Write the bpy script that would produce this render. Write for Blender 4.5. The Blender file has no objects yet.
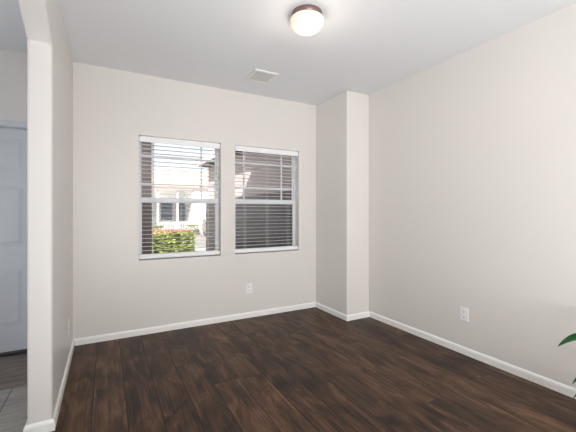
import bpy, bmesh, math, random
from mathutils import Vector, Matrix
random.seed(7)
S = bpy.context.scene
C = S.collection
PI = math.pi

# ------------------------------------------------------------------ camera, world, sun, lights, exposure
H = 2.74
cam_d = bpy.data.cameras.new('camera')
cam = bpy.data.objects.new('camera', cam_d); C.objects.link(cam)
cam_d.sensor_width = 36.0
cam_d.lens = 36.0 * 335.0 / 576.0
cam_d.shift_y = -4.0 / 576.0
cam_d.clip_start = 0.02
cam_d.clip_end = 400
cam.location = (0, 0, 1.2905)
cam.rotation_euler = (PI / 2, 0, -math.radians(28.554))
S.camera = cam

world = bpy.data.worlds.new('sky'); S.world = world
world.use_nodes = True
bg = world.node_tree.nodes['Background']
bg.inputs['Color'].default_value = (0.86, 0.93, 1.0, 1)
bg.inputs['Strength'].default_value = 1.35

def add_light(name, kind, loc, rot, energy, color=(1, 1, 1), size=None, size_y=None):
    d = bpy.data.lights.new(name, kind)
    d.energy = energy; d.color = color
    if kind == 'AREA':
        d.shape = 'RECTANGLE'; d.size = size; d.size_y = size_y
    o = bpy.data.objects.new(name, d); C.objects.link(o)
    o.location = loc; o.rotation_euler = rot
    return o

sun = add_light('sun', 'SUN', (-5, -8, 12), (0, 0, 0), 19.0, (1.0, 0.95, 0.88))
sun.data.angle = math.radians(0.6)
sun.rotation_euler = Vector((0.55, 1.0, -0.83)).to_track_quat('-Z', 'Y').to_euler()
# added fill light at an invented patio opening behind the viewer
rear_fill = add_light('rear_fill_light', 'AREA', (-0.45, -6.75, 1.3), (PI / 2, 0, 0), 350.0, (1.0, 0.99, 0.98), 2.8, 2.3)
# added fills without fixtures: one aimed up behind the viewer, one cool in the hall
up = add_light('up_fill_light', 'AREA', (0.5, -0.8, 0.03), (PI, 0, 0), 116.0, (0.99, 0.99, 1.0), 1.9, 2.4)
hall = add_light('hall_fill_light', 'AREA', (-1.80, 1.3, 1.25), (PI / 2, 0, 0), 18.0, (0.88, 0.93, 1.0), 0.25, 1.8)

S.view_settings.view_transform = 'Standard'
S.view_settings.look = 'None'
S.view_settings.exposure = 0.0
S.view_settings.gamma = 1.0
S.view_settings.use_curve_mapping = False
S.cycles.max_bounces = 14
S.cycles.diffuse_bounces = 8
S.cycles.transparent_max_bounces = 24
S.cycles.caustics_reflective = False
S.cycles.caustics_refractive = False
S.cycles.sample_clamp_indirect = 6

# ------------------------------------------------------------------ helpers
def obj(name, bm, mat, parent=None, smooth=False, bevel=0, seg=2, angle=40):
    me = bpy.data.meshes.new(name)
    bmesh.ops.recalc_face_normals(bm, faces=bm.faces)
    bm.to_mesh(me); bm.free()
    o = bpy.data.objects.new(name, me); C.objects.link(o)
    if mat: me.materials.append(mat)
    if smooth:
        for p in me.polygons: p.use_smooth = True
    if bevel:
        md = o.modifiers.new('bevel', 'BEVEL'); md.width = bevel; md.segments = seg
        md.limit_method = 'ANGLE'; md.angle_limit = math.radians(angle)
    if parent: o.parent = parent
    return o

def tag(o, label=None, cat=None, group=None, kind=None):
    if label: o['label'] = label
    if cat: o['category'] = cat
    if group: o['group'] = group
    if kind: o['kind'] = kind
    return o

def empty(name, loc, label, cat, group=None, rz=0):
    o = bpy.data.objects.new(name, None); C.objects.link(o)
    o.location = loc; o.rotation_euler = (0, 0, rz); o.empty_display_size = 0.1
    return tag(o, label, cat, group)

def struct(name, bm, mat, parent=None, **k):
    o = obj(name, bm, mat, parent, **k)
    if parent is None: o['kind'] = 'structure'
    return o

def box(bm, x0, x1, y0, y1, z0, z1, M=None):
    vs = [bm.verts.new((x, y, z)) for z in (z0, z1) for y in (y0, y1) for x in (x0, x1)]
    for f in ((0, 2, 3, 1), (4, 5, 7, 6), (0, 1, 5, 4), (2, 6, 7, 3), (0, 4, 6, 2), (1, 3, 7, 5)):
        bm.faces.new([vs[i] for i in f])
    if M is not None: bmesh.ops.transform(bm, matrix=M, verts=vs)
    return vs

def B(*a):
    bm = bmesh.new(); box(bm, *a); return bm

def lathe(bm, prof, n=48, c=(0, 0, 0)):
    rings = []
    for r, z in prof:
        if r < 1e-6: rings.append([bm.verts.new((c[0], c[1], c[2] + z))])
        else: rings.append([bm.verts.new((c[0] + r * math.cos(2 * PI * i / n), c[1] + r * math.sin(2 * PI * i / n), c[2] + z)) for i in range(n)])
    for a, b in zip(rings, rings[1:]):
        for i in range(n):
            j = (i + 1) % n
            if len(a) == 1 and len(b) == 1: continue
            if len(a) == 1: bm.faces.new((a[0], b[i], b[j]))
            elif len(b) == 1: bm.faces.new((a[i], a[j], b[0]))
            else: bm.faces.new((a[i], a[j], b[j], b[i]))

def tube(bm, pts, rad, n=8):
    pts = [Vector(p) for p in pts]; rings = []
    for i, p in enumerate(pts):
        t = (pts[min(i + 1, len(pts) - 1)] - pts[max(i - 1, 0)]).normalized()
        u = t.cross(Vector((0.31, 0.22, 0.93))).normalized(); v = t.cross(u)
        r = rad[i] if isinstance(rad, (list, tuple)) else rad
        rings.append([bm.verts.new(p + (u * math.cos(2 * PI * k / n) + v * math.sin(2 * PI * k / n)) * r) for k in range(n)])
    for a, b in zip(rings, rings[1:]):
        for k in range(n): bm.faces.new((a[k], a[(k + 1) % n], b[(k + 1) % n], b[k]))
    bm.faces.new(rings[0]); bm.faces.new(rings[-1][::-1])

def sweep(path, prof):
    """profile (offset to the right of travel, z) along an XY path with mitred corners"""
    bm = bmesh.new(); P = [Vector(p) for p in path]; rings = []
    for i, p in enumerate(P):
        ns = []
        if i > 0: d = (P[i] - P[i - 1]).normalized(); ns.append(Vector((d.y, -d.x)))
        if i < len(P) - 1: d = (P[i + 1] - P[i]).normalized(); ns.append(Vector((d.y, -d.x)))
        m = ns[0] if len(ns) == 1 else (ns[0] + ns[1]) / (1 + ns[0].dot(ns[1]))
        rings.append([bm.verts.new((p.x + m.x * o, p.y + m.y * o, z)) for o, z in prof])
    n = len(prof)
    for a, b in zip(rings, rings[1:]):
        for k in range(n): bm.faces.new((a[k], a[(k + 1) % n], b[(k + 1) % n], b[k]))
    bm.faces.new(rings[0]); bm.faces.new(rings[-1][::-1])
    return bm

def holed(x0, x1, y0, y1, z0, z1, holes):
    """wall slab along X with rectangular holes (hx0,hx1,hz0,hz1), built as one shell without inner faces"""
    bm = bmesh.new()
    xs = sorted({x0, x1, *[v for h in holes for v in h[:2]]}); zs = sorted({z0, z1, *[v for h in holes for v in h[2:]]})
    def solid(i, k):
        if i < 0 or k < 0 or i >= len(xs) - 1 or k >= len(zs) - 1: return False
        cx, cz = (xs[i] + xs[i + 1]) / 2, (zs[k] + zs[k + 1]) / 2
        return not any(h[0] < cx < h[1] and h[2] < cz < h[3] for h in holes)
    def q(*p): bm.faces.new([bm.verts.new(v) for v in p])
    for i in range(len(xs) - 1):
        for k in range(len(zs) - 1):
            if not solid(i, k): continue
            a, b, c, d = xs[i], xs[i + 1], zs[k], zs[k + 1]
            q((a, y0, c), (b, y0, c), (b, y0, d), (a, y0, d)); q((a, y1, c), (a, y1, d), (b, y1, d), (b, y1, c))
            if not solid(i - 1, k): q((a, y0, c), (a, y0, d), (a, y1, d), (a, y1, c))
            if not solid(i + 1, k): q((b, y0, c), (b, y1, c), (b, y1, d), (b, y0, d))
            if not solid(i, k - 1): q((a, y0, c), (a, y1, c), (b, y1, c), (b, y0, c))
            if not solid(i, k + 1): q((a, y0, d), (b, y0, d), (b, y1, d), (a, y1, d))
    bmesh.ops.remove_doubles(bm, verts=bm.verts, dist=1e-5)
    return bm

def extr(poly, axis_vec):
    """prism from a closed 3-D polygon"""
    bm = bmesh.new()
    a = [bm.verts.new(p) for p in poly]; b = [bm.verts.new(Vector(p) + Vector(axis_vec)) for p in poly]
    bm.faces.new(a); bm.faces.new(b[::-1])
    for i in range(len(a)):
        j = (i + 1) % len(a); bm.faces.new((a[i], b[i], b[j], a[j]))
    return bm

# ------------------------------------------------------------------ materials
def mat(name, color, rough=0.5, spec=0.5, metal=0.0, bump=0.0, bscale=200, var=0.0, vscale=5, emit=None):
    m = bpy.data.materials.new(name); m.use_nodes = True
    nt = m.node_tree; b = nt.nodes['Principled BSDF']
    b.inputs['Base Color'].default_value = (*color, 1); b.inputs['Roughness'].default_value = rough
    b.inputs['Specular IOR Level'].default_value = spec; b.inputs['Metallic'].default_value = metal
    tc = nt.nodes.new('ShaderNodeTexCoord')
    if var:
        n = nt.nodes.new('ShaderNodeTexNoise'); n.inputs['Scale'].default_value = vscale; n.inputs['Detail'].default_value = 6
        nt.links.new(tc.outputs['Object'], n.inputs['Vector'])
        r = nt.nodes.new('ShaderNodeValToRGB')
        r.color_ramp.elements[0].position = 0.3; r.color_ramp.elements[1].position = 0.7
        r.color_ramp.elements[0].color = (*[c * (1 - var) for c in color], 1); r.color_ramp.elements[1].color = (*[min(1, c * (1 + var)) for c in color], 1)
        nt.links.new(n.outputs['Fac'], r.inputs['Fac']); nt.links.new(r.outputs['Color'], b.inputs['Base Color'])
    if bump:
        n = nt.nodes.new('ShaderNodeTexNoise'); n.inputs['Scale'].default_value = bscale; n.inputs['Detail'].default_value = 3
        nt.links.new(tc.outputs['Object'], n.inputs['Vector'])
        bp = nt.nodes.new('ShaderNodeBump'); bp.inputs['Strength'].default_value = bump; bp.inputs['Distance'].default_value = 0.002
        nt.links.new(n.outputs['Fac'], bp.inputs['Height']); nt.links.new(bp.outputs['Normal'], b.inputs['Normal'])
    if emit:
        b.inputs['Emission Color'].default_value = (*emit[0], 1); b.inputs['Emission Strength'].default_value = emit[1]
    return m

M = {}
M['wall'] = mat('greige_wall_paint', (0.725, 0.700, 0.672), 0.34, 0.4, bump=0.12, bscale=90)
M['ceiling'] = mat('ceiling_paint', (0.79, 0.81, 0.835), 0.8, 0.2, bump=0.2, bscale=60)
M['trim'] = mat('white_trim_paint', (0.88, 0.88, 0.86), 0.3, 0.5)
M['door'] = mat('pale_grey_door_paint', (0.61, 0.64, 0.68), 0.35, 0.5, bump=0.1, bscale=120)
M['vinyl'] = mat('white_vinyl', (0.82, 0.84, 0.86), 0.35)
M['slat'] = mat('white_blind_slat', (0.86, 0.865, 0.885), 0.4)
M['cord'] = mat('white_cord', (0.78, 0.78, 0.80), 0.8)
M['plastic'] = mat('white_plastic', (0.84, 0.84, 0.84), 0.3)
M['slot'] = mat('dark_slot', (0.05, 0.05, 0.05), 0.6)
M['bronze'] = mat('brushed_bronze', (0.26, 0.17, 0.16), 0.4, metal=0.7)
M['threshold'] = mat('dark_threshold', (0.02, 0.018, 0.016), 0.5)
M['vent'] = mat('white_enamel', (0.78, 0.78, 0.77), 0.4)
M['louver'] = mat('grey_enamel', (0.62, 0.61, 0.59), 0.5)
M['duct'] = mat('galvanised_duct', (0.40, 0.40, 0.40), 0.6)
M['glass_lit'] = mat('lit_opal_glass', (0.74, 0.70, 0.62), 0.25, emit=((1.0, 0.80, 0.60), 0.34))
M['leaf'] = mat('dark_green_leaf', (0.025, 0.12, 0.035), 0.35, var=0.35, vscale=9)
M['stem'] = mat('green_stem', (0.07, 0.16, 0.04), 0.5)
M['pot'] = mat('glazed_pot', (0.55, 0.52, 0.48), 0.25)
M['soil'] = mat('potting_soil', (0.035, 0.025, 0.018), 0.95, bump=0.8, bscale=70)
M['stucco'] = mat('taupe_stucco', (0.36, 0.305, 0.30), 0.9, 0.2, bump=0.5, bscale=60)
M['stucco_shade'] = mat('painted_shade_base', (0.09, 0.076, 0.078), 0.9, 0.2, bump=0.5, bscale=30, var=0.2, vscale=6)  # dark tone painted in for the shade low on the wing wall
M['fascia'] = mat('brown_fascia_paint', (0.16, 0.11, 0.09), 0.7)
M['roof'] = mat('concrete_roof_tile', (0.42, 0.33, 0.28), 0.85, var=0.15, vscale=4)
M['concrete'] = mat('concrete', (0.60, 0.57, 0.52), 0.9, bump=0.4, bscale=40, var=0.06)
M['gravel'] = mat('pink_tan_gravel', (0.40, 0.34, 0.31), 0.95, bump=0.9, bscale=30, var=0.2, vscale=20)
M['asphalt'] = mat('pale_asphalt', (0.40, 0.38, 0.37), 0.9, var=0.1)
M['hedge'] = mat('yellow_green_leaf', (0.40, 0.46, 0.12), 0.6, var=0.55, vscale=7)
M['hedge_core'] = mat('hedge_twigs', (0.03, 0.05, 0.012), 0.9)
M['pink'] = mat('pink_new_leaf', (0.62, 0.30, 0.20), 0.6, var=0.25, vscale=14)
M['white_siding'] = mat('white_siding', (0.70, 0.70, 0.71), 0.8)
M['pane'] = mat('dark_blue_pane', (0.12, 0.16, 0.22), 0.1, 0.6)
M['shrub'] = mat('shrub_leaf', (0.28, 0.33, 0.12), 0.7, var=0.4, vscale=9)
M['rock'] = mat('grey_boulder', (0.22, 0.20, 0.19), 0.95, bump=0.8, bscale=6, var=0.25)

def glass_mat(name, tint=(0.97, 0.98, 0.98)):
    m = bpy.data.materials.new(name); m.use_nodes = True; nt = m.node_tree; nt.nodes.clear()
    o = nt.nodes.new('ShaderNodeOutputMaterial'); mx = nt.nodes.new('ShaderNodeMixShader'); t = nt.nodes.new('ShaderNodeBsdfTransparent')
    g = nt.nodes.new('ShaderNodeBsdfGlossy'); f = nt.nodes.new('ShaderNodeFresnel'); f.inputs['IOR'].default_value = 1.45
    t.inputs['Color'].default_value = (*tint, 1); g.inputs['Roughness'].default_value = 0.0
    nt.links.new(f.outputs[0], mx.inputs[0]); nt.links.new(t.outputs[0], mx.inputs[1]); nt.links.new(g.outputs[0], mx.inputs[2])
    nt.links.new(mx.outputs[0], o.inputs['Surface']); return m
M['glass'] = glass_mat('clear_window_glass')

def screen_mat():
    m = bpy.data.materials.new('fibreglass_insect_screen'); m.use_nodes = True; nt = m.node_tree; nt.nodes.clear()
    o = nt.nodes.new('ShaderNodeOutputMaterial'); mx = nt.nodes.new('ShaderNodeMixShader'); t = nt.nodes.new('ShaderNodeBsdfTransparent')
    d = nt.nodes.new('ShaderNodeBsdfDiffuse'); d.inputs['Color'].default_value = (0.03, 0.03, 0.035, 1); mx.inputs[0].default_value = 0.32
    nt.links.new(t.outputs[0], mx.inputs[1]); nt.links.new(d.outputs[0], mx.inputs[2]); nt.links.new(mx.outputs[0], o.inputs['Surface']); return m
M['screen'] = screen_mat()

class NT:
    def __init__(s, nt): s.nt = nt
    def math(s, op, a, b=None, c=None):
        n = s.nt.nodes.new('ShaderNodeMath'); n.operation = op
        for i, v in enumerate((a, b, c)):
            if v is None: continue
            if isinstance(v, (int, float)): n.inputs[i].default_value = v
            else: s.nt.links.new(v, n.inputs[i])
        return n.outputs[0]
    def comb(s, x, y, z):
        n = s.nt.nodes.new('ShaderNodeCombineXYZ')
        for i, v in enumerate((x, y, z)):
            if isinstance(v, (int, float)): n.inputs[i].default_value = v
            else: s.nt.links.new(v, n.inputs[i])
        return n.outputs[0]
    def wn(s, vec):
        n = s.nt.nodes.new('ShaderNodeTexWhiteNoise'); n.noise_dimensions = '3D'; s.nt.links.new(vec, n.inputs['Vector']); return n.outputs['Value']
    def noise(s, vec, scale, detail=5, rough=0.6, dist=0.0):
        n = s.nt.nodes.new('ShaderNodeTexNoise'); n.inputs['Scale'].default_value = scale; n.inputs['Detail'].default_value = detail
        n.inputs['Roughness'].default_value = rough; n.inputs['Distortion'].default_value = dist; s.nt.links.new(vec, n.inputs['Vector']); return n.outputs['Fac']
    def ramp(s, fac, stops):
        n = s.nt.nodes.new('ShaderNodeValToRGB'); e = n.color_ramp.elements
        while len(e) < len(stops): e.new(0.5)
        for i, (p, c) in enumerate(stops): e[i].position = p; e[i].color = (*c, 1) if len(c) == 3 else c
        s.nt.links.new(fac, n.inputs['Fac']); return n.outputs['Color']
    def mix(s, fac, a, b, mode='MIX'):
        n = s.nt.nodes.new('ShaderNodeMix'); n.data_type = 'RGBA'; n.blend_type = mode
        for i, v in ((0, fac), (6, a), (7, b)):
            if isinstance(v, (int, float)): n.inputs[i].default_value = v
            elif isinstance(v, tuple): n.inputs[i].default_value = (*v, 1)
            else: s.nt.links.new(v, n.inputs[i])
        return n.outputs[2]

def plank_mat():
    m = bpy.data.materials.new('dark_hickory_planks'); m.use_nodes = True; nt = m.node_tree; b = nt.nodes['Principled BSDF']; N = NT(nt)
    tc = nt.nodes.new('ShaderNodeTexCoord'); sp = nt.nodes.new('ShaderNodeSeparateXYZ'); nt.links.new(tc.outputs['Object'], sp.inputs[0])
    X, Y = sp.outputs[0], sp.outputs[1]
    W, L = 0.196, 1.9
    u = N.math('DIVIDE', N.math('ADD', X, 10 * W + 0.076), W); row = N.math('FLOOR', u); fu = N.math('FRACT', u)
    off = N.wn(N.comb(row, 3.7, 1.1))
    v = N.math('ADD', N.math('DIVIDE', Y, L), N.math('MULTIPLY', off, 7.0)); col = N.math('FLOOR', v); fv = N.math('FRACT', v)
    pid = N.wn(N.comb(row, col, 0.5)); pid2 = N.wn(N.comb(row, col, 9.5))
    sh = N.math('MULTIPLY', pid, 37.0)
    fine = N.noise(N.comb(N.math('ADD', N.math('MULTIPLY', X, 34.0), sh), N.math('ADD', N.math('MULTIPLY', Y, 1.3), sh), sh), 1.0, 7, 0.62, 1.6)
    blot = N.noise(N.comb(N.math('ADD', N.math('MULTIPLY', X, 8.0), sh), N.math('ADD', N.math('MULTIPLY', Y, 2.6), sh), 2.0), 1.0, 4, 0.55, 1.0)
    figure = N.noise(N.comb(N.math('ADD', N.math('MULTIPLY', X, 11.0), sh), N.math('ADD', N.math('MULTIPLY', Y, 2.2), sh), 5.0), 1.0, 2, 0.5, 2.2)
    rings = N.math('ABSOLUTE', N.math('SINE', N.math('MULTIPLY', figure, 46.0)))
    t = N.math('ADD', N.math('MULTIPLY', fine, 0.45), N.math('ADD', N.math('MULTIPLY', blot, 0.55), N.math('MULTIPLY', N.math('SUBTRACT', pid2, 0.5), 0.07)))
    streak = N.noise(N.comb(N.math('ADD', N.math('MULTIPLY', X, 95.0), sh), N.math('ADD', N.math('MULTIPLY', Y, 2.2), sh), sh), 1.0, 4, 0.6, 0.8)
    t = N.math('ADD', t, N.math('MULTIPLY', N.math('SUBTRACT', streak, 0.5), 0.16))
    t = N.math('ADD', N.math('MULTIPLY', N.math('SUBTRACT', t, 0.5), 1.5), 0.5)
    colr = N.ramp(t, [(0.22, (0.009, 0.007, 0.008)), (0.38, (0.032, 0.019, 0.013)), (0.51, (0.078, 0.042, 0.024)), (0.63, (0.138, 0.074, 0.042)), (0.80, (0.22, 0.122, 0.068))])
    colr = N.mix(N.math('MULTIPLY', N.math('POWER', rings, 5.0), 0.38), colr, (0.016, 0.010, 0.009))
    du = N.math('MULTIPLY', N.math('MINIMUM', fu, N.math('SUBTRACT', 1.0, fu)), W)
    dv = N.math('MULTIPLY', N.math('MINIMUM', fv, N.math('SUBTRACT', 1.0, fv)), L)
    dd = N.math('MINIMUM', du, N.math('MULTIPLY', dv, 3.0))
    mr = nt.nodes.new('ShaderNodeMapRange'); mr.inputs['From Min'].default_value = 0.0012; mr.inputs['From Max'].default_value = 0.0046; nt.links.new(dd, mr.inputs['Value'])
    edge = mr.outputs[0]
    colr = N.mix(edge, (0.006, 0.005, 0.005), colr)
    nt.links.new(colr, b.inputs['Base Color'])
    rg = N.math('ADD', 0.36, N.math('MULTIPLY', fine, 0.22)); nt.links.new(rg, b.inputs['Roughness'])
    b.inputs['Specular IOR Level'].default_value = 0.25
    bp = nt.nodes.new('ShaderNodeBump'); bp.inputs['Strength'].default_value = 0.35; bp.inputs['Distance'].default_value = 0.002
    hgt = N.math('ADD', N.math('MULTIPLY', edge, 0.8), N.math('MULTIPLY', fine, 0.5)); nt.links.new(hgt, bp.inputs['Height']); nt.links.new(bp.outputs[0], b.inputs['Normal'])
    return m
M['planks'] = plank_mat()

def tile_mat():
    m = bpy.data.materials.new('grey_brown_stone_tile'); m.use_nodes = True; nt = m.node_tree; b = nt.nodes['Principled BSDF']; N = NT(nt)
    tc = nt.nodes.new('ShaderNodeTexCoord'); sp = nt.nodes.new('ShaderNodeSeparateXYZ'); nt.links.new(tc.outputs['Object'], sp.inputs[0])
    X, Y = sp.outputs[0], sp.outputs[1]; TX, TY = 0.61, 0.76
    u = N.math('DIVIDE', N.math('ADD', X, 0.60 + 10 * TX), TX); v = N.math('DIVIDE', N.math('ADD', Y, 10 * TY - 3.127), TY)
    iv = N.math('FLOOR', v); u = N.math('ADD', u, N.math('MULTIPLY', N.math('SUBTRACT', 1.0, N.math('MODULO', iv, 2.0)), 0.5))
    iu = N.math('FLOOR', u); fu = N.math('FRACT', u); fv = N.math('FRACT', v)
    # the row by the door is browner than the next
    tone = N.wn(N.comb(iu, iv, 2.3))
    st = N.noise(N.comb(N.math('MULTIPLY', X, 4.0), N.math('MULTIPLY', Y, 30.0), tone), 1.0, 6, 0.7, 0.8)
    grey = N.ramp(st, [(0.3, (0.21, 0.20, 0.18)), (0.7, (0.42, 0.40, 0.365))]); brown = N.ramp(st, [(0.3, (0.10, 0.076, 0.066)), (0.7, (0.28, 0.225, 0.20))])
    even = N.math('MODULO', iv, 2.0)
    c = N.mix(even, brown, grey)
    du = N.math('MULTIPLY', N.math('MINIMUM', fu, N.math('SUBTRACT', 1.0, fu)), TX); dv = N.math('MULTIPLY', N.math('MINIMUM', fv, N.math('SUBTRACT', 1.0, fv)), TY)
    g = N.math('GREATER_THAN', N.math('MINIMUM', du, dv), 0.003)
    c = N.mix(g, (0.05, 0.048, 0.045), c); nt.links.new(c, b.inputs['Base Color']); b.inputs['Roughness'].default_value = 0.45
    return m
M['tile'] = tile_mat()

# ------------------------------------------------------------------ structure: floors, ceiling, walls
YB, XR = 3.83, 2.862
BX, BY = 2.515, 3.155                      # boxed-out corner
YP = 2.41                                 # end of the left wall (jamb of the arched opening)
YN = 0.62                                 # near jamb of the arched opening
def xl(y): return -0.277
TL = 0.122
REAR = -7.0
HX = -1.95                                # far side of the entry hall

struct('floor', B(-0.39, XR + 0.1, REAR, YB + 0.02, -0.12, 0.0), M['planks'])
bm = bmesh.new(); box(bm, HX - 0.1, -0.39, REAR, YB + 0.03, -0.12, -0.001)
struct('floor_hall', bm, M['tile'])
struct('ceiling', B(HX - 0.15, XR + 0.15, REAR - 0.15, YB + 0.16, H, H + 0.1), M['ceiling'])

W1 = (0.305, 1.187, 0.780, 2.100)
W2 = (1.364, 2.248, 0.782, 2.096)
DR = (-1.490, -0.535, -0.02, 2.07)
struct('wall_back', holed(HX - 0.15, XR + 0.15, YB, YB + 0.16, -0.12, H, [W1, W2, DR]), M['wall'])
struct('wall_right', B(XR, XR + 0.15, REAR - 0.15, YB, -0.12, H), M['wall'])
struct('wall_corner', B(BX, XR, BY, YB, 0.0, H), M['wall'], bevel=0.014, seg=3)
struct('wall_rear', holed(HX - 0.15, XR + 0.15, REAR - 0.16, REAR, -0.12, H, [(-1.87, 1.0, 0.0, 2.45)]), M['wall'])
struct('wall_hall', B(HX - 0.15, HX, REAR, YB, -0.12, H), M['wall'])

struct('wall_light_block', B(HX, -0.40, -0.9, -0.78, 0.0, H), M['wall'])  # unseen wall added to keep the rear light out of the hall

# left wall with the arched opening: outline in (y, z), sheared slightly as the wall runs
ZS = 2.277
half = (YP - YN) / 2; a0 = math.radians(25); R = half / math.sin(a0); zc = ZS - R * math.cos(a0); ym = (YP + YN) / 2
arc = [(ym + R * math.sin(t), zc + R * math.cos(t)) for t in [a0 - 2 * a0 * i / 20 for i in range(21)]]
outl = [(YB, 0), (YB, H), (-0.9, H), (-0.9, 0), (YN, 0)] + arc[::-1] + [(YP, 0)]
poly = [(xl(y), y, z) for y, z in outl]
struct('wall_left', extr(poly, (-TL, 0, 0)), M['wall'], bevel=0.016, seg=3, angle=50)

# baseboards
BH, BT = 0.066, 0.014
PROF = [(0, 0), (BT, 0), (BT, BH - 0.018), (BT - 0.004, BH - 0.007), (0.004, BH), (0, BH)]
struct('baseboard_left', sweep([(xl(YB) - TL, YB), (xl(YP) - TL, YP), (xl(YP), YP), (xl(YB), YB)], PROF), M['trim'])
struct('baseboard_back', sweep([(xl(YB), YB), (BX, YB)], PROF), M['trim'])
struct('baseboard_corner', sweep([(BX, YB), (BX, BY), (XR, BY)], PROF), M['trim'])
struct('baseboard_right', sweep([(XR, BY), (XR, REAR)], PROF), M['trim'])
struct('baseboard_hall', sweep([(HX, YB), (DR[0] - 0.06, YB)], PROF), M['trim'])

# ------------------------------------------------------------------ windows
def window(n, w):
    x0, x1, z0, z1 = w; zm = 1.392
    fr = bmesh.new(); f = 0.018; ya, yb = 3.9250, 3.9900
    box(fr, x0, x0 + f, ya, yb, z0, z1); box(fr, x1 - f, x1, ya, yb, z0, z1)
    box(fr, x0 + f, x1 - f, ya, yb, z0, z0 + f); box(fr, x0 + f, x1 - f, ya, yb, z1 - f, z1)
    root = struct('window_%d' % n, fr, M['vinyl'], bevel=0.003)
    a, b = x0 + f, x1 - f
    lo = bmesh.new(); s = 0.02
    box(lo, a, a + s, 3.9280, 3.9480, z0 + f, zm); box(lo, b - s, b, 3.9280, 3.9480, z0 + f, zm)
    box(lo, a + s, b - s, 3.9280, 3.9480, z0 + f, z0 + f + 0.018); box(lo, a, b, 3.9200, 3.9480, zm, zm + 0.052)
    obj('lower_sash', lo, M['vinyl'], root, bevel=0.002)
    obj('lower_glass', B(a + s, b - s, 3.9360, 3.9400, z0 + f + 0.018, zm), M['glass'], root)
    up = bmesh.new(); s = 0.018
    box(up, a, a + s, 3.9500, 3.9700, zm, z1 - f); box(up, b - s, b, 3.9500, 3.9700, zm, z1 - f)
    box(up, a + s, b - s, 3.9500, 3.9700, z1 - f - s, z1 - f); box(up, a, b, 3.9500, 3.9700, zm, zm + 0.04)
    obj('upper_sash', up, M['vinyl'], root, bevel=0.002)
    obj('upper_glass', B(a + s, b - s, 3.9580, 3.9620, zm + 0.04, z1 - f - s), M['glass'], root)
    g = bmesh.new(); k = 0.010
    for xx in (x0 + 0.156, x1 - 0.198): box(g, xx - k, xx + k, 3.9510, 3.9575, zm + 0.04, z1 - f - s)
    for zz in (1.597, 1.906): box(g, a + s, b - s, 3.9512, 3.9572, zz - k, zz + k)
    obj('muntin_grid', g, M['vinyl'], root)
    sc = obj('insect_screen', B(a, b, 3.9780, 3.9785, z0 + f, zm + 0.02), M['screen'], root)
    return root
window(1, W1); window(2, W2)

def blind(w, label):
    x0, x1, z0, z1 = w; x0 += 0.005; x1 -= 0.005
    cx = (x0 + x1) / 2; yc = YB + 0.042
    r = empty('window_blind', (cx, yc, z1), label, 'window blind', 'slatted blinds in the two windows')
    Lh = (x1 - x0) / 2
    v = bmesh.new()                                           # valance with returns, hung just proud of the wall
    box(v, -Lh, Lh, -0.036, -0.026, -0.068, -0.009)
    box(v, -Lh, -Lh + 0.012, -0.026, 0.0, -0.068, -0.009); box(v, Lh - 0.012, Lh, -0.026, 0.0, -0.068, -0.009)
    obj('valance', v, M['slat'], r, bevel=0.003)
    obj('headrail', B(-Lh + 0.014, Lh - 0.014, -0.0255, 0.028, -0.050, -0.002), M['slat'], r)
    bot = z0 + 0.014 - z1
    obj('bottom_rail', B(-Lh, Lh, -0.027, 0.027, bot, bot + 0.046), M['slat'], r, bevel=0.004)
    sl = bmesh.new(); pitch = 0.0435; z = bot + 0.046 + 0.038; ztop = -0.072; n = 0
    th = math.radians(-1.5)
    while z < ztop:
        Mx = Matrix.Translation((0, 0, z)) @ Matrix.Rotation(th, 4, 'X')
        # shallow crowned slat: five points across
        pr = [(-0.025, -0.0005), (-0.0125, 0.0002), (0, 0.0005), (0.0125, 0.0002), (0.025, -0.0005)]
        ring = [(y, zz + 0.0012) for y, zz in pr] + [(y, zz - 0.0012) for y, zz in pr[::-1]]
        A = [sl.verts.new(Mx @ Vector((-Lh + 0.004, y, zz))) for y, zz in ring]; Bv = [sl.verts.new(Mx @ Vector((Lh - 0.004, y, zz))) for y, zz in ring]
        for i in range(10): j = (i + 1) % 10; sl.faces.new((A[i], A[j], Bv[j], Bv[i]))
        sl.faces.new(A); sl.faces.new(Bv[::-1])
        z += pitch; n += 1
    obj('slats', sl, M['slat'], r)
    for xx in (-Lh + 0.135, 0.0, Lh - 0.135):
        c = bmesh.new()
        for yy in (-0.0265, 0.0265): tube(c, [(xx, yy, bot + 0.03), (xx, yy, -0.05)], 0.0013, 6)
        obj('ladder_cord', c, M['cord'], r)
    return r
blind(W1, 'open white slatted blind in the left window, hedge and white house seen through it')
blind(W2, 'open white slatted blind in the right window, taupe side wall seen through it')

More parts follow.
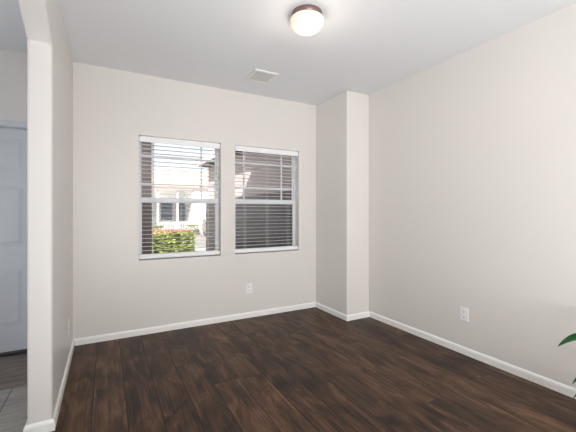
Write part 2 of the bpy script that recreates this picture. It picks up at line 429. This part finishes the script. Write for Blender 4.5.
# ------------------------------------------------------------------ entry door
dd = bmesh.new(); x0, x1, z0, z1 = -1.470, -0.555, 0.028, 2.050; ys = YB + 0.04
box(dd, x0, x1, ys + 0.012, ys + 0.045, z0, z1)
px = [(x0 + 0.105, (x0 + x1) / 2 - 0.05), ((x0 + x1) / 2 + 0.05, x1 - 0.108)]
pz = [(0.255, 0.780), (0.982, 1.530), (1.670, 1.950)]
zs = [z0] + [v for p in pz for v in p] + [z1]
xs_ = [x0, px[0][0], px[0][1], px[1][0], px[1][1], x1]
for a, b in ((0, 1), (2, 3), (4, 5)): box(dd, xs_[a], xs_[b], ys, ys + 0.012, z0, z1)
for a, b in ((1, 2), (3, 4)):
    for k in (0, 2, 4, 6): box(dd, xs_[a], xs_[b], ys, ys + 0.012, zs[k], zs[k + 1])
door = struct('door_1', dd, M['door'])
for a, b in px:
    for c, d in pz:
        p = bmesh.new(); o = [(a + 0.012, c + 0.012, b - 0.012, d - 0.012, ys + 0.012), (a + 0.04, c + 0.04, b - 0.04, d - 0.04, ys + 0.003)]
        q = [[p.verts.new((X0, y, Z0)), p.verts.new((X1, y, Z0)), p.verts.new((X1, y, Z1)), p.verts.new((X0, y, Z1))] for X0, Z0, X1, Z1, y in o]
        for i in range(4): j = (i + 1) % 4; p.faces.new((q[0][i], q[0][j], q[1][j], q[1][i]))
        p.faces.new(q[1]); p.faces.new(q[0][::-1])
        obj('panel', p, M['door'], door)
k = bmesh.new(); box(k, 0, 0.001, 0, 0.001, 0, 0.001); k.clear()
lathe(k, [(0, 0), (0.03, 0), (0.03, 0.006), (0.011, 0.01), (0.011, 0.035), (0.024, 0.045), (0.028, 0.06), (0.018, 0.072), (0, 0.075)], 24)
bmesh.ops.transform(k, matrix=Matrix.Translation((x0 + 0.06, ys, 0.95)) @ Matrix.Rotation(PI / 2, 4, 'X'), verts=k.verts)
obj('door_knob', k, M['bronze'], door, smooth=True)
tr = bmesh.new()
box(tr, -1.54, -0.485, YB - 0.018, YB, 2.058, 2.108); box(tr, -1.54, -1.487, YB - 0.018, YB, 0, 2.058); box(tr, -0.538, -0.485, YB - 0.018, YB, 0, 2.058)
box(tr, -1.4865, -1.473, YB, YB + 0.09, 0.02, 2.065); box(tr, -0.552, -0.5385, YB, YB + 0.09, 0.02, 2.065); box(tr, -1.473, -0.552, YB, YB + 0.09, 2.053, 2.065)
struct('trim_1', tr, M['door'], bevel=0.003)
struct('trim_2', B(-1.4865, -0.5385, YB - 0.005, YB + 0.14, -0.02, 0.026), M['threshold'], bevel=0.004)

# unseen patio glass, invented to go with the rear fill light
pg = bmesh.new(); fx0, fx1 = -1.87, 1.0
for xx in (fx0, fx0 + 1.40, fx1 - 0.06): box(pg, xx, xx + 0.06, REAR - 0.12, REAR - 0.04, 0.06, 2.39)
box(pg, fx0, fx1, REAR - 0.12, REAR - 0.04, 2.39, 2.45); box(pg, fx0, fx1, REAR - 0.12, REAR - 0.04, 0.0, 0.06)
w3 = struct('window_3', pg, M['vinyl'])
for a, b in ((fx0 + 0.06, fx0 + 1.40), (fx0 + 1.46, fx1 - 0.06)): obj('glass', B(a, b, REAR - 0.082, REAR - 0.078, 0.06, 2.39), M['glass'], w3)

# ------------------------------------------------------------------ outlets
def outlet(loc, rz, label, w=0.080, h=0.124):
    r = empty('wall_outlet', loc, label, 'outlet', 'white wall outlets', rz)          # local -Y is out of the wall
    obj('cover_plate', B(-w / 2, w / 2, -0.006, 0.0, -h / 2, h / 2), M['plastic'], r, bevel=0.003)
    for s in (-1, 1):
        b = bmesh.new(); lathe(b, [(0, 0), (0.0165, 0), (0.0165, 0.0025), (0.0155, 0.003), (0, 0.003)], 24)
        bmesh.ops.transform(b, matrix=Matrix.Translation((0, -0.0055, s * 0.0235)) @ Matrix.Rotation(PI / 2, 4, 'X'), verts=b.verts)
        o = obj('socket', b, M['plastic'], r)
        sl = bmesh.new()
        for xx, hh in ((-0.0065, 0.005), (0.0065, 0.004)): box(sl, xx - 0.0013, xx + 0.0013, -0.0089, -0.0082, s * 0.0235 + 0.003 - hh, s * 0.0235 + 0.003 + hh)
        box(sl, -0.0025, 0.0025, -0.0089, -0.0082, s * 0.0235 - 0.011, s * 0.0235 - 0.006)
        tag(obj('slot', sl, M['slot'], o), 'dark slots')
    b = bmesh.new(); lathe(b, [(0, 0), (0.0035, 0), (0.003, 0.0015), (0, 0.0018)], 12)
    bmesh.ops.transform(b, matrix=Matrix.Translation((0, -0.006, 0)) @ Matrix.Rotation(PI / 2, 4, 'X'), verts=b.verts)
    obj('screw', b, M['plastic'], r)
    return r
outlet((1.543, YB, 0.356), 0, 'white electrical outlet low on the back wall under the right window')
outlet((XR, 1.907, 0.365), -PI / 2, 'white electrical outlet low on the long right wall')
outlet((xl(3.36), 3.36, 0.325), PI / 2, 'white electrical outlet on the left wall, seen nearly edge-on')

# ------------------------------------------------------------------ ceiling vent
vx0, vx1, vy0, vy1 = 1.321, 1.589, 3.121, 3.412
v = empty('ceiling_vent', ((vx0 + vx1) / 2, (vy0 + vy1) / 2, H), 'white square air vent set in the ceiling near the back wall', 'vent')
hx, hy, fw = (vx1 - vx0) / 2, (vy1 - vy0) / 2, 0.032
b = bmesh.new()
for a, c, d, e in ((-hx, hx, -hy, -hy + fw), (-hx, hx, hy - fw, hy), (-hx, -hx + fw, -hy + fw, hy - fw), (hx - fw, hx, -hy + fw, hy - fw)): box(b, a, c, d, e, -0.018, 0)
obj('frame', b, M['vent'], v, bevel=0.007)
obj('backing', B(-hx + fw, hx - fw, -hy + fw, hy - fw, -0.001, 0.0), M['duct'], v)
b = bmesh.new(); n = 11
for i in range(n):
    y = -hy + fw + (2 * hy - 2 * fw) * (i + 0.5) / n
    box(b, -hx + fw, hx - fw, -0.012, 0.012, -0.0008, 0.0008, Matrix.Translation((0, y, -0.0075)) @ Matrix.Rotation(math.radians(-24), 4, 'X'))
obj('louvers', b, M['louver'], v)

# ------------------------------------------------------------------ ceiling light
lx, ly = 1.289, 2.079
L = empty('ceiling_light', (lx, ly, H), 'lit round flush ceiling light with bronze pan and opal glass', 'ceiling light')
b = bmesh.new(); lathe(b, [(0, 0), (0.106, 0), (0.109, -0.004), (0.109, -0.034), (0.105, -0.038), (0, -0.038)], 64)
obj('pan', b, M['bronze'], L, smooth=False, bevel=0)
for p in L.children[0].data.polygons: p.use_smooth = abs(p.normal.z) < 0.5
b = bmesh.new(); lathe(b, [(0, -0.030), (0.100, -0.030)] + [(0.126 * math.cos(t), -0.060 - (0.083 if t > 0 else 0.042) * math.sin(t)) for t in [math.radians(-36 + 126 * i / 18) for i in range(18)]] + [(0, -0.143)], 64)
obj('glass_shade', b, M['glass_lit'], L, smooth=True)
lamp = add_light('ceiling_lamp_bulb', 'POINT', (lx, ly, H - 0.24), (0, 0, 0), 3.0, (1.0, 0.86, 0.72)); lamp.data.shadow_soft_size = 0.10

# ------------------------------------------------------------------ potted plant by the right wall
PX, PY = 2.56, 0.66
pl = empty('potted_plant', (PX, PY, 0), 'green long-leaved plant standing by the right wall at the frame edge', 'plant')
b = bmesh.new(); lathe(b, [(0, 0), (0.085, 0), (0.092, 0.01), (0.118, 0.17), (0.124, 0.18), (0.124, 0.20), (0.112, 0.20), (0.108, 0.17), (0, 0.165)], 40)
obj('pot', b, M['pot'], pl, smooth=True)
b = bmesh.new(); lathe(b, [(0, 0.182), (0.06, 0.184), (0.111, 0.178), (0.108, 0.168), (0, 0.168)], 32); obj('soil', b, M['soil'], pl)

def leaf(base, mid, tip, width, stalk=0.35, roll=0.0):
    """stalk and arched lance-shaped blade along a quadratic curve, in plant space"""
    P0, P1, P2 = Vector(base), Vector(mid), Vector(tip)
    cv = lambda t: P0 * (1 - t) ** 2 + P1 * 2 * t * (1 - t) + P2 * t * t
    dv = lambda t: ((P1 - P0) * (1 - t) + (P2 - P1) * t).normalized()
    sb = bmesh.new(); tube(sb, [cv(stalk * 1.05 * i / 6) for i in range(7)], [0.004 - 0.0015 * i / 6 for i in range(7)], 8)
    st = obj('stalk', sb, M['stem'], pl, smooth=True)
    lb = bmesh.new(); rows = []; n = 16
    for i in range(n + 1):
        s = i / n; t = stalk + (1 - stalk) * s; c = cv(t); d = dv(t)
        side = d.cross(Vector((0, 0, 1))).normalized(); up = side.cross(d).normalized(); side, up = side * math.cos(roll) + up * math.sin(roll), up * math.cos(roll) - side * math.sin(roll)
        w = width * 0.5 * (math.sin(PI * min(1, s ** 0.75)) ** 0.8 if 0 < s < 1 else 0.02) + 0.0004
        rows.append([[lb.verts.new(c + side * w * k + up * (abs(k) * w * 0.35) + up * zz) for k in (-1, -0.5, 0, 0.5, 1)] for zz in (0.0006, -0.0006)])
    for a, c in zip(rows, rows[1:]):
        for q in (0, 1):
            for k in range(4): lb.faces.new((a[q][k], a[q][k + 1], c[q][k + 1], c[q][k]))
        for k in (0, 4): lb.faces.new((a[0][k], c[0][k], c[1][k], a[1][k]))
    obj('leaf', lb, M['leaf'], st, smooth=True)
# leaves that enter the picture
leaf((0.01, 0.03, 0.18), (0.0, 0.16, 0.72), (0.04, 0.422, 0.410), 0.072, roll=-0.8)
leaf((0.0, 0.02, 0.18), (-0.03, 0.18, 0.48), (-0.06, 0.306, 0.240), 0.055, roll=-0.7)
leaf((-0.01, 0.02, 0.18), (-0.08, 0.15, 0.40), (-0.12, 0.280, 0.180), 0.050, roll=-0.7)
for i in range(9):
    a = math.radians(-150 + i * 26) - 0.2; rr = 0.22 + 0.06 * (i % 3); zt = 0.30 + 0.13 * ((i * 2) % 4)
    dx, dy = math.cos(a), math.sin(a)
    if dx > 0: rr = min(rr, 0.25 / max(dx, 0.3))
    leaf((dx * 0.03, dy * 0.03, 0.18), (dx * rr * 0.5, dy * rr * 0.5, zt + 0.16), (dx * rr, dy * rr, zt), 0.058)

# ------------------------------------------------------------------ outside
GZ = -0.16
struct('ground_yard', B(-40, 40, YB + 0.16, 13.3, GZ - 0.2, GZ), M['gravel'])
struct('path_front', B(-1.6, 2.4, YB + 0.16, 6.9, GZ, GZ + 0.02), M['concrete'])
struct('driveway', B(2.25, 6.0, 9.6, 13.3, GZ, GZ + 0.02), M['concrete'])
struct('street', B(-40, 40, 13.3, 19.5, GZ - 0.5, GZ - 0.12), M['asphalt'])
struct('ground_far', B(-40, 40, 19.5, 60, GZ - 0.5, GZ - 0.06), M['gravel'])

# side wing of the same house: taupe wall with a dark band in place of cast shade, eave above it
WX = 2.60; WY = 9.6
struct('wall_wing', B(WX, WX + 4.0, YB + 0.16, WY, GZ, 2.62), M['stucco'])
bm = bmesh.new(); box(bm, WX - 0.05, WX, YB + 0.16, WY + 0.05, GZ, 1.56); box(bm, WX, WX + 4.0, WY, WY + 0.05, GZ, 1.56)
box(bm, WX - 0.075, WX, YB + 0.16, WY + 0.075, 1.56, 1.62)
struct('wing_shade_base', bm, M['stucco_shade'])
struct('roof_wing', B(WX - 0.28, WX + 4.3, 5.27, WY + 0.10, 2.62, 2.74), M['roof'])
bm = bmesh.new(); box(bm, WX - 0.31, WX - 0.28, 5.27, WY + 0.13, 2.60, 2.76); box(bm, WX - 0.28, WX + 4.3, WY + 0.10, WY + 0.13, 2.60, 2.76)
struct('trim_4', bm, M['white_siding'])
rb = bmesh.new()
for i in range(7): box(rb, WX - 0.27, WX, 5.7 + i * 0.60, 5.76 + i * 0.60, 2.54, 2.62)
struct('trim_5', rb, M['fascia'])
struct('roof_main', B(HX - 0.6, XR + 0.6, -9.6, 5.25, 2.86, 3.0), M['roof'])  # rear overhang is out of view, extended to block the sun

col = bmesh.new(); box(col, 0.20, 0.555, 4.92, 5.24, GZ, 2.858); box(col, 0.17, 0.585, 4.89, 5.245, GZ, 0.02); box(col, 0.17, 0.585, 4.89, 5.245, 2.70, 2.858)
tag(obj('porch_column', col, M['stucco'], bevel=0.01), 'square taupe porch column close outside the left window at its left edge', 'column')

def foliage(name, x0, x1, y0, y1, z0, z1, n, size, m, parent=None, top=False):
    bm = bmesh.new()
    for _ in range(n):
        f = random.random()
        x, y, z = random.uniform(x0, x1), random.uniform(y0, y1), random.uniform(z0, z1)
        if not top:
            s = random.choice('xyztt y'.replace(' ', ''))
            if s == 'x': x = random.choice((x0, x1))
            elif s == 'y': y = y0 if random.random() < 0.75 else y1
            else: z = z1
        j = size * 0.8; x += random.uniform(-j, j); y += random.uniform(-j, j); z = max(z0, z + random.uniform(-j, j))
        Mx = Matrix.Translation((x, y, z)) @ Matrix.Rotation(random.uniform(0, 2 * PI), 4, 'Z') @ Matrix.Rotation(random.uniform(-1.1, 1.1), 4, 'X')
        l, w = size * random.uniform(0.6, 1.1), size * random.uniform(0.3, 0.5)
        vs = [bm.verts.new(Mx @ Vector(p)) for p in ((-l, 0, 0), (-l * 0.2, -w, w * 0.3), (l, 0, 0), (-l * 0.2, w, w * 0.3))]
        bm.faces.new((vs[0], vs[1], vs[2])); bm.faces.new((vs[0], vs[2], vs[3]))
    return obj(name, bm, m, parent)

hg = empty('clipped_hedge', (1.8, 9.9, GZ), 'yellow-green clipped hedge with pinkish top outside the left window', 'hedge')
hd = (0.75, 2.16, 9.50, 10.30, GZ, 0.68)
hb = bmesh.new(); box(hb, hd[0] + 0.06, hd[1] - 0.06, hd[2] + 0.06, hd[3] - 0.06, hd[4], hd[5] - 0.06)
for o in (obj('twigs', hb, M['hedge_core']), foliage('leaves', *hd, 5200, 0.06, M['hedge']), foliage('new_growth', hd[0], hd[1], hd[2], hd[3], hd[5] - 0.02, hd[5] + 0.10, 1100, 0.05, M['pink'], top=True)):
    o.parent = hg; o.matrix_parent_inverse = Matrix.Translation((-1.8, -9.9, -GZ))

# house across the street
FZ = GZ - 0.06; HY = 23.0
hs = empty('white_house', (4.0, HY, FZ), 'white house across the street with a porch and white railing', 'house')
def hp(name, bm, m, parent=None, **k):
    bmesh.ops.translate(bm, vec=(-4.0, -HY, -FZ), verts=bm.verts); return obj(name, bm, m, parent or hs, **k)
PX1 = 5.26
hp('wall', B(-3.0, PX1 + 1.5, HY + 3.0, HY + 7.0, FZ, 2.9), M['white_siding'])
hp('wall', B(PX1, 12.0, HY - 0.2, HY + 3.0, FZ, 2.9), M['white_siding'])
hp('porch_roof', B(-3.4, PX1, HY - 0.3, HY + 3.0, 2.78, 2.9), M['white_siding'])
hp('roof', extr([(-3.6, HY - 0.5, 2.9), (-3.6, HY + 3.5, 4.6), (-3.6, HY + 7.4, 2.9)], (16.0, 0, 0)), M['roof'])
for a, b in ((3.55, 4.33), (4.70, 5.60)):
    bm = bmesh.new(); box(bm, a - 0.08, b + 0.08, HY + 2.95, HY + 3.0, 0.66, 2.02); f = hp('window', bm, M['white_siding'])
    for za, zb in ((0.72, 1.24), (1.30, 1.96)):
        hp('pane', B(a, b, HY + 2.93, HY + 2.95, za, zb), M['pane'], f)
for xx in (2.95, 4.18, 5.18):
    hp('porch_post', B(xx - 0.06, xx + 0.06, HY - 0.06, HY + 0.06, -0.14, 2.78), M['white_siding'])
bm = bmesh.new(); box(bm, 2.95, 5.25, HY - 0.04, HY + 0.04, 0.55, 0.64); box(bm, 2.95, 5.25, HY - 0.03, HY + 0.03, -0.10, -0.03)
x = 3.06
while x < 5.2: box(bm, x - 0.04, x + 0.04, HY - 0.02, HY + 0.02, -0.03, 0.55); x += 0.16
hp('railing', bm, M['white_siding'])
hp('porch_floor', B(-3.2, PX1, HY - 0.15, HY + 3.0, FZ, -0.14), M['concrete'])

# planting across the street
for i, (sx, sy, lab) in enumerate(((2.72, 21.7, 'pale green low shrub at the left end of the white railing across the street'), (5.02, 22.2, 'pale green low shrub between the white railing and the grey boulder'))):
    s = empty('garden_shrub', (sx, sy, FZ), lab, 'shrub', 'low shrubs across the street')
    tb = bmesh.new()
    for k in range(6): tube(tb, [(0, 0, 0), (0.18 * math.cos(k * 1.05), 0.18 * math.sin(k * 1.05), 0.4)], 0.012, 5)
    obj('stems', tb, M['hedge_core'], s); foliage('leaves', -0.3, 0.3, -0.3, 0.3, 0.08, 0.62, 500, 0.07, M['shrub'], s)
rk = bmesh.new(); bmesh.ops.create_icosphere(rk, subdivisions=3, radius=1)
for vv in rk.verts:
    n = vv.co.copy(); z = (n.z + 1) / 2
    w = 1 - 0.85 * z; vv.co = Vector((n.x * 0.36 * w - 0.22 * z, n.y * 0.36 * w, z * 1.2)) + Vector((random.uniform(-.02, .02), random.uniform(-.02, .02), 0))
o = tag(obj('garden_boulder', rk, M['rock']), 'grey pointed boulder in the front yard across the street', 'boulder'); o.location = (5.60, 20.9, FZ - 0.02)
